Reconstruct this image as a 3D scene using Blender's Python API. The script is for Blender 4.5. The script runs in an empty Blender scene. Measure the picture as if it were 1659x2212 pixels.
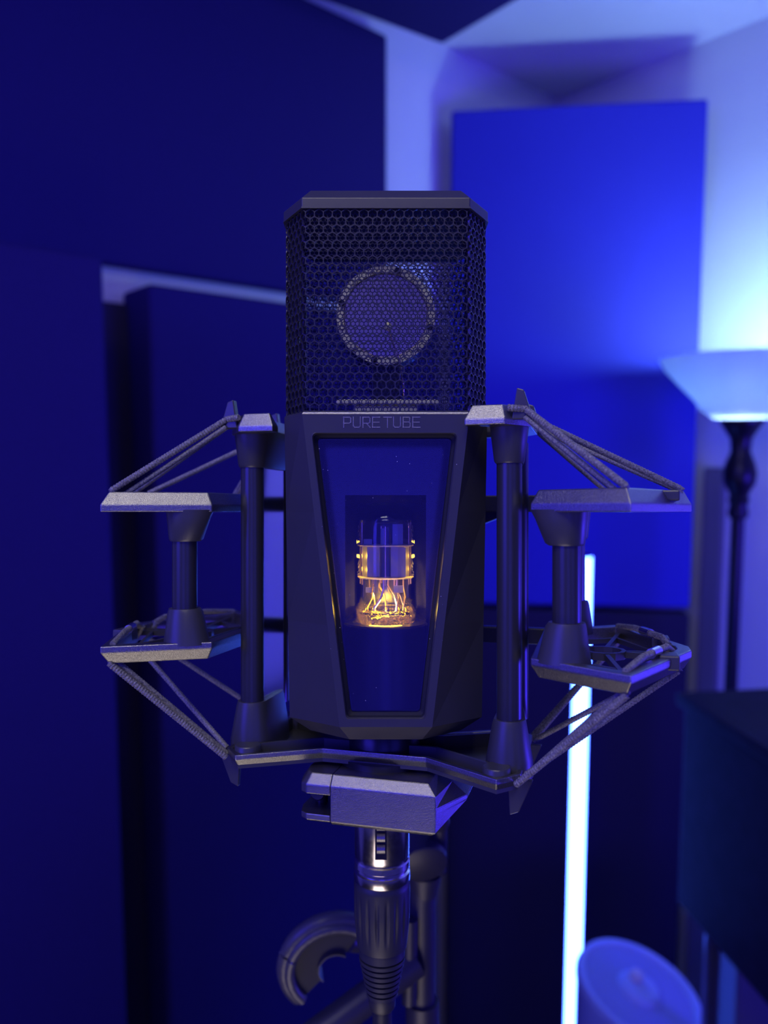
import bpy, math, random
from mathutils import Vector, Matrix
random.seed(4)
sc = bpy.context.scene
COL = sc.collection
R = math.radians
# ------------------------------------------------------------------ camera, world, lights, exposure
F = 1663.0; CX, CY = 829.5, 1106.0
PITCH = R(5.2)
CAM = Vector((0, 0, 1.5))
FWD = Vector((0, math.cos(PITCH), -math.sin(PITCH)))
UP = Vector((0, math.sin(PITCH), math.cos(PITCH)))
RIGHT = Vector((1, 0, 0))
DM = 0.226                                    # camera to microphone axis
cd = bpy.data.cameras.new('camera'); cam = bpy.data.objects.new('camera', cd); COL.objects.link(cam)
cam.location = CAM; cam.rotation_euler = (R(90) - PITCH, 0, 0)
cd.sensor_fit = 'VERTICAL'; cd.sensor_height = 36; cd.sensor_width = 27; cd.lens = 36 * F / 2212
cd.clip_start = 0.01; cd.clip_end = 50
cd.dof.use_dof = True; cd.dof.focus_distance = 0.207; cd.dof.aperture_fstop = cd.lens / 2.6
sc.camera = cam
sc.view_settings.view_transform = 'Standard'; sc.view_settings.look = 'None'
sc.view_settings.gamma = 1; sc.view_settings.use_curve_mapping = False
sc.view_settings.exposure = 0.0
w = bpy.data.worlds.new('world'); sc.world = w; w.use_nodes = True
w.node_tree.nodes['Background'].inputs[0].default_value = (0.05, 0.03, 1, 1)
w.node_tree.nodes['Background'].inputs[1].default_value = 0.03

def light(name, kind, loc, power, color, size=0.1, target=None, size_y=None):
    l = bpy.data.lights.new(name, kind); l.energy = power; l.color = color
    if kind == 'AREA':
        l.size = size
        if size_y: l.shape = 'RECTANGLE'; l.size_y = size_y
    else: l.shadow_soft_size = size
    o = bpy.data.objects.new(name, l); o.location = loc; COL.objects.link(o)
    if target is not None:
        o.rotation_euler = (Vector(target) - Vector(loc)).to_track_quat('-Z', 'Y').to_euler()
    return o
MICP = CAM + FWD * DM
WARM = (1.0, 0.93, 0.74)
light('front_ceiling_light', 'AREA', MICP + Vector((-0.06, -0.42, 0.60)), 1.7, WARM, 0.30, MICP)
light('front_low_light', 'AREA', MICP + Vector((-0.08, -0.30, -0.55)), 0.95, (1.0, 0.84, 0.80), 0.30, MICP)
for i in range(5):                             # a row of small ceiling spots behind the photographer
    light('ceiling_spot', 'POINT', (0.02 + 0.11 * i, -0.35 + 0.02 * i, 2.15), 0.10, WARM, 0.016)
light('front_left_light', 'AREA', MICP + Vector((-0.30, -0.42, 0.62)), 0.65, WARM, 0.18, MICP)
light('blue_fill', 'AREA', (-1.25, -0.9, 1.85), 7.5, (0.045, 0.035, 1.0), 0.9, (0, .4, 1.5), 0.8)
light('blue_fill', 'AREA', (0.95, -1.1, 1.7), 3.0, (0.045, 0.035, 1.0), 0.7, (0, .4, 1.4), 0.8)
light('blue_fill', 'AREA', (0.0, -2.0, 1.58), 6.8, (0.045, 0.035, 1.0), 0.95, (0, 1, 1.58), 1.15)
light('blue_wash_right', 'AREA', (1.35, 0.35, 1.15), 24.0, (0.058, 0.030, 1.0), 0.5, (0.5, 1.7, 2.5))
light('blue_wash_left', 'AREA', (-1.0, -0.5, 1.9), 9.0, (0.05, 0.03, 1.0), 0.8, (-0.1, 1.6, 1.5))

# ------------------------------------------------------------------ pixel rays
def ray(px, py):
    return (FWD + RIGHT * ((px - CX) / F) + UP * ((CY - py) / F)).normalized()
def at(px, py, y):
    d = ray(px, py); return CAM + d * (y / d.y)
def on_plane(px, py, p0, n):
    d = ray(px, py); return CAM + d * ((Vector(p0) - CAM).dot(n) / d.dot(n))
def on_z(px, py, z):
    d = ray(px, py); return CAM + d * ((z - CAM.z) / d.z)

# ------------------------------------------------------------------ materials
def nodes(m): return m.node_tree.nodes, m.node_tree.links
def mat(name, col, rough=0.5, metal=0.0, spec=0.5, noise=0.0, nscale=200, bump=0.0, bscale=800, coat=0.0, rvar=0.0):
    m = bpy.data.materials.new(name); m.use_nodes = True
    N, L = nodes(m); b = N['Principled BSDF']
    b.inputs['Base Color'].default_value = (*col, 1); b.inputs['Roughness'].default_value = rough
    b.inputs['Metallic'].default_value = metal; b.inputs['Specular IOR Level'].default_value = spec
    b.inputs['Coat Weight'].default_value = coat
    tc = N.new('ShaderNodeTexCoord')
    if noise or rvar:
        t = N.new('ShaderNodeTexNoise'); t.inputs['Scale'].default_value = nscale; t.inputs['Detail'].default_value = 4
        L.new(tc.outputs['Object'], t.inputs['Vector'])
        if noise:
            r = N.new('ShaderNodeMapRange'); r.inputs['From Min'].default_value = .35; r.inputs['From Max'].default_value = .65
            r.inputs['To Min'].default_value = 1 - noise; r.inputs['To Max'].default_value = 1 + noise
            mx = N.new('ShaderNodeMix'); mx.data_type = 'RGBA'; mx.blend_type = 'MULTIPLY'; mx.inputs['Factor'].default_value = 1
            mx.inputs[6].default_value = (*col, 1)
            L.new(t.outputs['Fac'], r.inputs['Value']); L.new(r.outputs[0], mx.inputs[7]); L.new(mx.outputs[2], b.inputs['Base Color'])
        if rvar:
            r2 = N.new('ShaderNodeMapRange'); r2.inputs['To Min'].default_value = rough - rvar; r2.inputs['To Max'].default_value = rough + rvar
            L.new(t.outputs['Fac'], r2.inputs['Value']); L.new(r2.outputs[0], b.inputs['Roughness'])
    if bump:
        t = N.new('ShaderNodeTexNoise'); t.inputs['Scale'].default_value = bscale; t.inputs['Detail'].default_value = 3
        L.new(tc.outputs['Object'], t.inputs['Vector'])
        bp = N.new('ShaderNodeBump'); bp.inputs['Strength'].default_value = bump; bp.inputs['Distance'].default_value = 0.0002
        L.new(t.outputs['Fac'], bp.inputs['Height']); L.new(bp.outputs[0], b.inputs['Normal'])
    return m
def emis(name, col, s):
    m = bpy.data.materials.new(name); m.use_nodes = True; N, L = nodes(m)
    N.remove(N['Principled BSDF']); e = N.new('ShaderNodeEmission'); e.inputs[0].default_value = (*col, 1); e.inputs[1].default_value = s
    L.new(e.outputs[0], N['Material Output'].inputs[0]); return m
def thin_glass(name, tint=(1, 1, 1), ior=1.5, rough=0.0, extra=0.0):
    m = bpy.data.materials.new(name); m.use_nodes = True; N, L = nodes(m)
    N.remove(N['Principled BSDF'])
    tr = N.new('ShaderNodeBsdfTransparent'); tr.inputs[0].default_value = (*tint, 1)
    g = N.new('ShaderNodeBsdfGlossy'); g.inputs['Roughness'].default_value = rough
    fr = N.new('ShaderNodeFresnel'); fr.inputs[0].default_value = ior
    mx = N.new('ShaderNodeMixShader')
    if extra:
        ad = N.new('ShaderNodeMath'); ad.inputs[1].default_value = extra; L.new(fr.outputs[0], ad.inputs[0]); L.new(ad.outputs[0], mx.inputs[0])
    else: L.new(fr.outputs[0], mx.inputs[0])
    L.new(tr.outputs[0], mx.inputs[1]); L.new(g.outputs[0], mx.inputs[2])
    L.new(mx.outputs[0], N['Material Output'].inputs[0]); return m

M = dict(
    wall=mat('painted wall', (0.62, 0.60, 0.66), 0.7, noise=.03, nscale=3),
    ceil=mat('painted ceiling', (0.62, 0.60, 0.66), 0.8, noise=.03, nscale=3),
    floor=mat('dark carpet', (0.03, 0.03, 0.04), 0.95, noise=.4, nscale=300),
    fabric_black=mat('black acoustic fabric', (0.030, 0.026, 0.055), 0.95, spec=.1, noise=.15, nscale=900, bump=.3, bscale=900),
    fabric_navy=mat('navy acoustic fabric', (0.021, 0.014, 0.095), 0.95, spec=.1, noise=.15, nscale=900, bump=.3, bscale=900),
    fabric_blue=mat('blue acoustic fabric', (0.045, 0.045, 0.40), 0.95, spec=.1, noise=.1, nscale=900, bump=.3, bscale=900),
    body=mat('black anodised metal', (0.045, 0.045, 0.055), 0.40, metal=.35, spec=.6, bump=.10, bscale=9000, rvar=.06, nscale=120),
    grille=mat('black lacquered grille', (0.035, 0.034, 0.05), 0.30, metal=.4, spec=.6),
    inmesh=mat('fine inner mesh', (0.03, 0.03, 0.05), 0.35, metal=.5),
    mount=mat('satin grey die cast metal', (0.31, 0.305, 0.285), 0.28, metal=.97, bump=.55, bscale=5200, noise=.15, nscale=2500),
    mountd=mat('dark satin plastic', (0.04, 0.04, 0.05), 0.36, spec=.6, bump=.12, bscale=6000),
    post=mat('black post tube', (0.035, 0.035, 0.045), 0.30, metal=.3, spec=.6),
    block=mat('dark cast block metal', (0.27, 0.265, 0.25), 0.27, metal=.97, bump=.5, bscale=5200),
    bezel=mat('matt black bezel', (0.015, 0.015, 0.025), 0.7, spec=.2),
    blade=mat('satin post blade', (0.6, 0.6, 0.65), 0.14, metal=1.0),
    cord=mat('braided elastic cord', (0.17, 0.165, 0.16), 0.5, noise=.5, nscale=2200, bump=.8, bscale=3000),
    chrome=mat('brushed nickel', (0.62, 0.58, 0.58), 0.22, metal=1.0, rvar=.08, nscale=900),
    rubber=mat('black rubber', (0.020, 0.020, 0.026), 0.48, spec=.5),
    cable=mat('cable jacket', (0.014, 0.014, 0.02), 0.42, spec=.5),
    stand=mat('stand grey coat', (0.035, 0.034, 0.045), 0.45, metal=.3, spec=.5),
    hook=mat('matt black hook', (0.02, 0.02, 0.028), 0.6, spec=.25),
    leather=mat('wrinkled black pad', (0.05, 0.05, 0.055), 0.40, spec=.6, bump=1.0, bscale=500),
    brass=mat('brass', (0.88, 0.88, 0.38), 0.42, metal=.5),
    membrane=mat('gold membrane', (0.60, 0.50, 0.62), 0.28, metal=.85),
    black=mat('black plastic', (0.008, 0.008, 0.014), 0.3, spec=.5),
    cavity=mat('gloss black cavity', (0.010, 0.010, 0.03), 0.16, spec=.6),
    anode=mat('grey anode plate', (0.22, 0.22, 0.26), 0.38, metal=.7),
    mica=mat('mica disc', (0.55, 0.50, 0.45), 0.45, noise=.2, nscale=2000),
    wire=mat('copper nickel wire', (0.85, 0.62, 0.42), 0.22, metal=1.0),
    getter=mat('getter mirror', (0.05, 0.05, 0.08), 0.06, metal=1.0),
    winglass=thin_glass('window glass', (.95, .96, 1), 1.38),
    tubeglass=thin_glass('tube glass', (.97, .96, .95), 1.35, extra=.03),
    lampglass=None,
    lampmetal=mat('dark bronze lamp metal', (0.015, 0.013, 0.02), 0.35, metal=.5),
    led=emis('led tube light', (0.045, 0.11, 1.0), 32),
    amber=emis('amber led', (1.0, 0.66, 0.03), 30),
    bulb=emis('lamp bulb', (0.62, 0.84, 1.0), 40),
    desk=mat('dark cabinet wood', (0.010, 0.010, 0.025), 0.6, spec=.15, noise=.2, nscale=40),
    grey=mat('light grey plastic', (0.36, 0.44, 0.70), 0.5),
    grey_paint=mat('grey paint coat', (0.14, 0.13, 0.16), 0.6),
    steel=mat('steel tube', (0.25, 0.25, 0.3), 0.3, metal=.9),
    dust=mat('white dust speck', (0.8, 0.8, 0.85), 0.8),
)
def lamp_glass():
    m = bpy.data.materials.new('frosted lamp glass'); m.use_nodes = True; N, L = nodes(m)
    N.remove(N['Principled BSDF'])
    t = N.new('ShaderNodeBsdfTranslucent'); t.inputs[0].default_value = (.55, .62, .9, 1)
    d = N.new('ShaderNodeBsdfDiffuse'); d.inputs[0].default_value = (.6, .62, .75, 1)
    tr = N.new('ShaderNodeBsdfTransparent'); tr.inputs[0].default_value = (.9, .95, 1, 1)
    a = N.new('ShaderNodeMixShader'); a.inputs[0].default_value = .22; b = N.new('ShaderNodeMixShader'); b.inputs[0].default_value = .03
    L.new(d.outputs[0], a.inputs[1]); L.new(t.outputs[0], a.inputs[2]); L.new(a.outputs[0], b.inputs[1]); L.new(tr.outputs[0], b.inputs[2])
    L.new(b.outputs[0], N['Material Output'].inputs[0]); return m
M['lampglass'] = lamp_glass()
def amber_glass():
    m = bpy.data.materials.new('thick stem glass'); m.use_nodes = True; N, L = nodes(m)
    N.remove(N['Principled BSDF']); g = N.new('ShaderNodeBsdfGlass'); g.inputs['IOR'].default_value = 1.5; g.inputs['Roughness'].default_value = .02
    g.inputs[0].default_value = (1, .93, .75, 1)
    t = N.new('ShaderNodeTexNoise'); t.inputs['Scale'].default_value = 420; t.inputs['Detail'].default_value = 2
    tc = N.new('ShaderNodeTexCoord'); L.new(tc.outputs['Object'], t.inputs['Vector'])
    bp = N.new('ShaderNodeBump'); bp.inputs['Strength'].default_value = 1; bp.inputs['Distance'].default_value = .0012
    L.new(t.outputs['Fac'], bp.inputs['Height']); L.new(bp.outputs[0], g.inputs['Normal'])
    L.new(g.outputs[0], N['Material Output'].inputs[0]); return m
M['stem'] = amber_glass()

# ------------------------------------------------------------------ mesh helpers
class MB:
    def __init__(s, scale=1.0): s.V = []; s.Fc = []; s.k = scale
    def add(s, V, Fc):
        n = len(s.V); s.V += [tuple(v) for v in V]; s.Fc += [tuple(i + n for i in f) for f in Fc]; return s
    def loft(s, rings, caps=True, closed=True):
        n = len(rings[0]); V = [p for r in rings for p in r]; Fc = []
        for j in range(len(rings) - 1):
            for i in range(n if closed else n - 1):
                a = j * n + i; b = j * n + (i + 1) % n; Fc.append((a, b, b + n, a + n))
        if caps: Fc.append(tuple(reversed(range(n)))); Fc.append(tuple(range((len(rings) - 1) * n, len(rings) * n)))
        return s.add(V, Fc)
    def prism(s, poly, z0, z1): return s.loft([[(x, y, z0) for x, y in poly], [(x, y, z1) for x, y in poly]])
    def box(s, x0, x1, y0, y1, z0, z1): return s.prism([(x0, y0), (x1, y0), (x1, y1), (x0, y1)], z0, z1)
    def lathe(s, prof, n=32, c=(0, 0, 0), axis='z', mod=None, caps=False):
        rings = []
        for r, z in prof:
            g = []
            for i in range(n):
                a = 2 * math.pi * i / n; rr = r * (mod(a, z) if mod else 1)
                p = (rr * math.cos(a), rr * math.sin(a), z)
                if axis == 'y': p = (p[0], -p[2], p[1])
                g.append((p[0] + c[0], p[1] + c[1], p[2] + c[2]))
            rings.append(g)
        return s.loft(rings, caps)
    def tube(s, pts, r, n=10, rib=0, caps=True):
        pts = [Vector(p) for p in pts]
        if rib:
            q = []
            for a, b in zip(pts, pts[1:]):
                k = max(1, int((b - a).length / rib)); q += [a.lerp(b, i / k) for i in range(k)]
            pts = q + [pts[-1]]
        rings = []; up = Vector((0.13, 0.21, 0.97))
        for i, p in enumerate(pts):
            d = (pts[min(i + 1, len(pts) - 1)] - pts[max(i - 1, 0)]).normalized()
            if abs(d.dot(up)) > .95: up = Vector((1, 0.1, 0)).normalized()
            u = d.cross(up).normalized(); v = u.cross(d)
            rr = r[i] if isinstance(r, (list, tuple)) else r
            if rib: rr *= 1.0 + (0.13 if i % 2 else -0.05)
            tw = (0.45 * i if rib else 0)
            rings.append([p + (u * math.cos(2 * math.pi * j / n + tw * 0) + v * math.sin(2 * math.pi * j / n)) * rr for j in range(n)])
        return s.loft(rings, caps)
    def sweep(s, path, sec, closed=True):
        """path: xy points counter clockwise; sec: (outward offset, z)"""
        n = len(path); rings = []
        P = [Vector(p) for p in path]
        for i in range(n):
            a = P[i - 1] if (closed or i > 0) else None; b = P[(i + 1) % n] if (closed or i < n - 1) else None
            if a is None: a = P[i] - (b - P[i])
            if b is None: b = P[i] + (P[i] - a)
            d1 = (P[i] - a).normalized(); d2 = (b - P[i]).normalized()
            n1 = Vector((d1.y, -d1.x)); n2 = Vector((d2.y, -d2.x)); m = (n1 + n2).normalized()
            k = 1 / max(.4, m.dot(n1))
            rings.append([(P[i].x + m.x * k * o, P[i].y + m.y * k * o, z) for o, z in sec])
        if closed: rings.append(rings[0])
        return s.loft(rings, caps=not closed)
    def obj(s, name, m, parent=None, off=(0, 0, 0), smooth=False, bevel=0, xf=None):
        me = bpy.data.meshes.new(name)
        V = [(Vector(v) - Vector(off)) * s.k for v in s.V]
        if xf: V = [xf @ v for v in V]
        me.from_pydata([tuple(v) for v in V], [], s.Fc); me.validate(); me.update()
        import bmesh
        b = bmesh.new(); b.from_mesh(me); bmesh.ops.remove_doubles(b, verts=b.verts, dist=1e-7); bmesh.ops.recalc_face_normals(b, faces=b.faces)
        b.to_mesh(me); b.free()
        me.materials.append(m)
        if smooth:
            for p in me.polygons: p.use_smooth = True
            try: me.set_sharp_from_angle(angle=R(38))
            except Exception: pass
        o = bpy.data.objects.new(name, me); COL.objects.link(o)
        if parent: o.parent = parent
        if bevel:
            bv = o.modifiers.new('bevel', 'BEVEL'); bv.width = bevel; bv.segments = 2; bv.limit_method = 'ANGLE'; bv.angle_limit = R(25)
        return o
def tag(o, label, cat, group=None):
    o['label'] = label; o['category'] = cat
    if group: o['group'] = group
    return o
def empty(name, label, cat, mtx, group=None):
    o = bpy.data.objects.new(name, None); COL.objects.link(o); o.matrix_world = mtx; o.empty_display_size = .02
    return tag(o, label, cat, group)
def struct(o): o['kind'] = 'structure'; return o

# ------------------------------------------------------------------ room shell
K2 = Vector((0.452, 2.087)); dl = Vector((-0.755, -0.656)); dr = Vector((0.669, -0.743))   # corner, directions of the left and right wall
nl = Vector((0.656, -0.755, 0)); nr = Vector((-0.743, -0.669, 0))
K3 = Vector((K2.x, K2.y, 0))
CEIL = on_plane(1190, 207, K3, nl).z
def wall_box(name, d, n, length):
    a = K3 - Vector((d.x, d.y, 0)) * 0.12; b = K3 + Vector((d.x, d.y, 0)) * length; c = n * -0.12
    mb = MB(); q = [a, b, b + c, a + c]
    mb.loft([[(p.x, p.y, 0) for p in q], [(p.x, p.y, CEIL) for p in q]])
    return struct(mb.obj(name, M['wall']))
wall_box('wall_left', dl, nl, 3.4); wall_box('wall_right', dr, nr, 3.4)
# the two walls behind the photographer close the room
A = K3 + Vector((dl.x, dl.y, 0)) * 3.4; B = K3 + Vector((dr.x, dr.y, 0)) * 3.4; C3 = A + Vector((dr.x, dr.y, 0)) * 3.4
def far_wall(name, p, q, n):
    mb = MB(); r = [p, q, q + n * .12, p + n * .12]
    mb.loft([[(v.x, v.y, 0) for v in r], [(v.x, v.y, CEIL) for v in r]]); return struct(mb.obj(name, M['wall']))
far_wall('wall_back', A, C3, Vector((dl.x, dl.y, 0))); far_wall('wall_front', B, C3, Vector((dr.x, dr.y, 0)))
quad = [K3 - Vector((0, -.4, 0)), A + Vector((-.4, 0, 0)), C3 + Vector((0, -.4, 0)), B + Vector((.4, 0, 0))]
mb = MB(); mb.loft([[(v.x, v.y, CEIL) for v in quad], [(v.x, v.y, CEIL + .1) for v in quad]]); struct(mb.obj('ceiling', M['ceil']))
mb = MB(); mb.loft([[(v.x, v.y, -.1) for v in quad], [(v.x, v.y, 0) for v in quad]]); struct(mb.obj('floor', M['floor']))

def panel(name, p, q, n, thick, z0, z1, m, label, cat='acoustic panel', group=None, bev=.008):
    """p,q: front face ends (ground plan), n: into the room"""
    c = (Vector(p) + Vector(q)) / 2; c.z = 0
    mtx = Matrix.Translation((c.x, c.y, z0))
    mb = MB(); r = [Vector(p), Vector(q), Vector(q) - n * thick, Vector(p) - n * thick]
    mb.loft([[(v.x - c.x, v.y - c.y, 0) for v in r], [(v.x - c.x, v.y - c.y, z1 - z0) for v in r]])
    o = mb.obj(name, m, bevel=bev); o.matrix_world = mtx
    return tag(o, label, cat, group)
# upper wide panel on the left wall
off1 = .034
P1 = K3 + nl * off1
e1 = on_plane(838, 300, P1, nl); e0 = P1 + Vector((dl.x, dl.y, 0)) * 1.95
zt = on_plane(838, 75, P1, nl).z; zb = on_plane(420, 598, P1, nl).z
panel('wall_panel', e0, e1, nl, .03, zb, zt, M['fabric_navy'], 'wide dark navy acoustic panel high on left wall, above the bright wall strip')
# lower panel, thick
P2 = K3 + nl * .109
g0 = on_plane(325, 800, P2, nl); g1 = on_plane(950, 800, P2, nl)
panel('wall_panel', g0, g1, nl, .104, .02, on_plane(325, 611, P2, nl).z, M['fabric_navy'], 'thick dark acoustic panel below the bright wall strip, behind the left side of the shock mount')
# near panel at far left
P3 = K3 + nl * .30
h1 = on_plane(236, 900, P3, nl); h0 = P3 + Vector((dl.x, dl.y, 0)) * 1.9
v0 = on_plane(180, 900, K3 + nl * .03, nl); v1 = on_plane(288, 900, K3 + nl * .03, nl)
panel('wall_panel', v0, v1, nl, .028, .02, on_plane(250, 652, K3 + nl * .03, nl).z, M['fabric_black'], 'narrow black panel in the vertical gap between the two lower left panels')
panel('gobo_panel', h0, h1, nl, .08, .0, on_plane(232, 556, P3, nl).z, M['fabric_navy'], 'tall freestanding dark acoustic screen at far left edge, nearest of the left panels')
# diagonal panels across the corner
pl = Vector((at(975, 235, 1.76).x, 1.76, 0)); pr = Vector((at(1532, 215, 1.70).x, 1.70, 0)); dn = Vector((pr - pl).normalized().cross(Vector((0, 0, 1))))
if dn.y > 0: dn = -dn
ztop = on_plane(1250, 224, pl, dn).z; zmid = on_plane(1280, 1310, pl, dn).z
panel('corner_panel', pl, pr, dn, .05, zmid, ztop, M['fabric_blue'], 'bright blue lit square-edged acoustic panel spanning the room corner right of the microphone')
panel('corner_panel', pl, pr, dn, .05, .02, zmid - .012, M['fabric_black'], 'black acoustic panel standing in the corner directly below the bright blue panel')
# ceiling cloud
CZ = CEIL - .10
c0 = on_z(955, 97, CZ); c1 = on_z(690, 0, CZ); c2 = on_z(1120, 0, CZ)
u1 = (c1 - c0).normalized() * .75; u2 = (c2 - c0).normalized() * .75
mb = MB(); q = [Vector((0, 0, 0)), u1, u1 + u2, u2]
mb.loft([[(v.x, v.y, 0) for v in q], [(v.x, v.y, .05) for v in q]])
cl = mb.obj('ceiling_cloud', M['fabric_navy'], bevel=.006); cl.location = c0
tag(cl, 'dark square acoustic cloud panel hung under ceiling, one corner pointing down into the frame', 'acoustic panel')
for v in (u1 * .15 + u2 * .15, u1 * .15 + u2 * .85, u1 * .85 + u2 * .15, u1 * .85 + u2 * .85):
    MB().tube([(v.x, v.y, .049), (v.x, v.y, CEIL - CZ + .001)], .003, 6).obj('hanging_wire', M['steel'], cl)
# dark grey vertical strip on the right wall
def wallpt(px, py, o=0.0): return on_plane(px, py, K3 + nr * o, nr)
a = wallpt(1513, 1200, .02); b = wallpt(1556, 1200, .02)
mb = MB(); r = [a, b, b - nr * .018, a - nr * .018]
mb.loft([[(v.x, v.y, 0) for v in r], [(v.x, v.y, wallpt(1530, 1010, .02).z) for v in r]]); struct(mb.obj('wall_strip', M['grey_paint'], bevel=.003))

# ------------------------------------------------------------------ LED tube lamp
t0 = at(1262, 1203, 1.45); t1 = at(1236, 2212, 1.45); dirt = (t1 - t0).normalized(); bot = t0 + dirt * ((t0.z - .03) / -dirt.z)
lt = empty('led_tube', 'glowing blue-white vertical light tube standing right of the microphone', 'light tube', Matrix.Translation((bot.x, bot.y, 0)))
o3 = Vector((bot.x, bot.y, 0))
MB().tube([t0, bot], .0145, 20).obj('glowing_tube', M['led'], lt, off=o3, smooth=True)
mb = MB(); xa = Vector((1, 0, 0)); ya = dirt.cross(xa).normalized()
if ya.y < 0: ya = -ya
def shield_ring(c_): return [c_ + xa * (rr * math.cos(R(a_))) + ya * (rr * math.sin(R(a_))) for rr, seq in ((.0185, range(0, 181, 12)), (.0152, range(180, -1, -12))) for a_ in seq]
mb.loft([shield_ring(t0), shield_ring(bot)]); mb.obj('rear_light_shield', M['black'], lt, off=o3)  # added half shell, keeps the tube's light off the panels behind it
MB().tube([t0 - dirt * .004, t0 + dirt * .0], .013, 20).obj('end_cap', M['black'], lt, off=o3, smooth=True)
MB().lathe([(.0, 0), (.10, 0), (.10, .012), (.022, .02), (.018, .05), (0, .05)], 32, c=(bot.x, bot.y, 0)).obj('base', M['black'], lt, off=o3, smooth=True)

# ------------------------------------------------------------------ torchiere
LY = 1.49; LX = 1603
def lr(px): return px * LY / F / math.cos(PITCH)
def lz(py): return at(LX, py, LY).z
lc = at(LX, 900, LY); lb = Vector((lc.x, lc.y, 0))
lamp = empty('floor_lamp', 'torchiere floor lamp with glowing upturned glass bowl by the right wall', 'floor lamp', Matrix.Translation(lb))
cc = (lb.x, lb.y, 0)
bp_ = [(lr(58), lz(903)), (lr(82), lz(885)), (lr(100), lz(860)), (lr(130), lz(828)), (lr(158), lz(797)), (lr(172), lz(772)), (lr(168), lz(772)), (lr(153), lz(800)), (lr(126), lz(832)), (lr(96), lz(862)), (lr(60), lz(893))]
MB().lathe(bp_, 48, cc).obj('glass_bowl', M['lampglass'], lamp, off=lb, smooth=True)
MB().lathe([(0.001, lz(906)), (lr(44), lz(906)), (lr(44), lz(912)), (lr(34), lz(928)), (lr(22), lz(948)), (lr(20), lz(975)), (lr(30), lz(1000)), (lr(35), lz(1022)), (lr(32), lz(1045)), (lr(22), lz(1062)), (lr(19), lz(1072)), (lr(23), lz(1080)), (lr(18), lz(1090)), (lr(21), lz(1105)), (lr(21), lz(1115)), (lr(14), lz(1122)), (lr(14), .05), (.10, .04), (.12, .0), (.001, 0)], 36, cc).obj('pole', M['lampmetal'], lamp, off=lb, smooth=True)
MB().lathe([(0.001, lz(893)), (.012, lz(890)), (.012, lz(850)), (.024, lz(830)), (.028, lz(812)), (.020, lz(796)), (.001, lz(790))], 24, cc).obj('bulb', M['bulb'], lamp, off=lb, smooth=True)
ll = light('torchiere_light', 'POINT', (lb.x, lb.y, lz(782)), 8.0, (0.36, 0.74, 1.0), .035)

# ------------------------------------------------------------------ cabinet at lower right
ct = at(1478, 1500, 1.16); zc = ct.z
f2 = on_z(1659, 1612, zc); k1 = (f2 - ct).normalized() * .62
k2 = Vector((-k1.y, k1.x, 0)).normalized() * .17
if k2.y < 0: k2 = -k2
zb_ = on_plane(1485, 1950, ct, Vector((0, 1, 0))).z
og = Vector((ct.x, ct.y, 0))
cab = empty('equipment_cabinet', 'dark boxy cabinet on steel legs in front of the floor lamp pole', 'cabinet', Matrix.Translation(og))
mb = MB(); q = [Vector((0, 0, 0)), k1, k1 + k2, k2]
mb.loft([[(v.x, v.y, zb_) for v in q], [(v.x, v.y, zc - .02) for v in q]]); mb.obj('case', M['desk'], cab, bevel=.006)
mb = MB(); ex = [Vector((0, 0, 0)) - k1 * .02 - k2 * .04, k1 * 1.02 - k2 * .04, k1 * 1.02 + k2 * 1.04, -k1 * .02 + k2 * 1.04]
mb.loft([[(v.x, v.y, zc - .02) for v in ex], [(v.x, v.y, zc) for v in ex]]); mb.obj('top_board', M['desk'], cab, bevel=.003)
for s, t in ((.10, .15), (.93, .15), (.10, .85), (.93, .85)):
    v = k1 * s + k2 * t
    MB().tube([(v.x, v.y, 0), (v.x, v.y, zb_)], .012, 12).obj('leg', M['steel'], cab, smooth=True)
# pedestal behind the cabinet legs
pp = at(1592, 2060, 1.22)
mb = MB(); mb.box(0, .22, 0, .12, 0, zb_ - .06)
pd = mb.obj('storage_box', M['grey_paint'], bevel=.006); pd.location = (pp.x, 1.22, 0); pd.rotation_euler.z = R(-8)
tag(pd, 'plain grey storage box under the dark cabinet at lower right corner', 'box')

# ------------------------------------------------------------------ round air purifier bottom right
ac = at(1380, 2140, 1.18)
ar = .102
ap = empty('air_purifier', 'round pale blue-lit air purifier with ridged top at bottom right', 'air purifier', Matrix.Translation((ac.x, ac.y, 0)))
tilt = Matrix.Translation((0, 0, ac.z)) @ Matrix.Rotation(R(14), 4, 'Y') @ Matrix.Rotation(R(8), 4, 'X')
n = 48; ring_t = []; ring_b = []
for i in range(n):
    a_ = 2 * math.pi * i / n; p = tilt @ Vector((ar * .985 * math.cos(a_), ar * .985 * math.sin(a_), -.012)); ring_t.append(p); ring_b.append((ar * math.cos(a_), ar * math.sin(a_), 0))
MB().loft([ring_b, [Vector(p) - Vector((0, 0, .0)) for p in ring_t]]).obj('body', M['grey'], ap, smooth=True)
MB().lathe([(ar * .86, -.012), (ar, -.012), (ar * 1.02, -.004), (ar * .99, .006), (ar * .90, .006), (ar * .86, .001)], 48).obj('rim', M['grey'], ap, smooth=True, xf=tilt)
mb = MB(); k = -ar * .82
while k < ar * .82:
    h = math.sqrt(max(0, (ar * .86) ** 2 - k * k)); mb.box(-h, h, k, k + .0022, -.008, .002); k += .0052
o = mb.obj('slat', M['grey'], ap, xf=tilt); o['kind'] = 'stuff'
MB().lathe([(0, -.01), (.036, -.008), (.036, .003), (.030, .010), (0, .012)], 32).obj('centre_cap', M['grey'], ap, smooth=True, xf=tilt)
MB().lathe([(0.0, .0), (.011, .0), (.011, .012), (.008, .016), (0, .016)], 20, c=(-.006, .012, .008)).obj('button', M['wall'], ap, smooth=True, xf=tilt)

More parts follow.
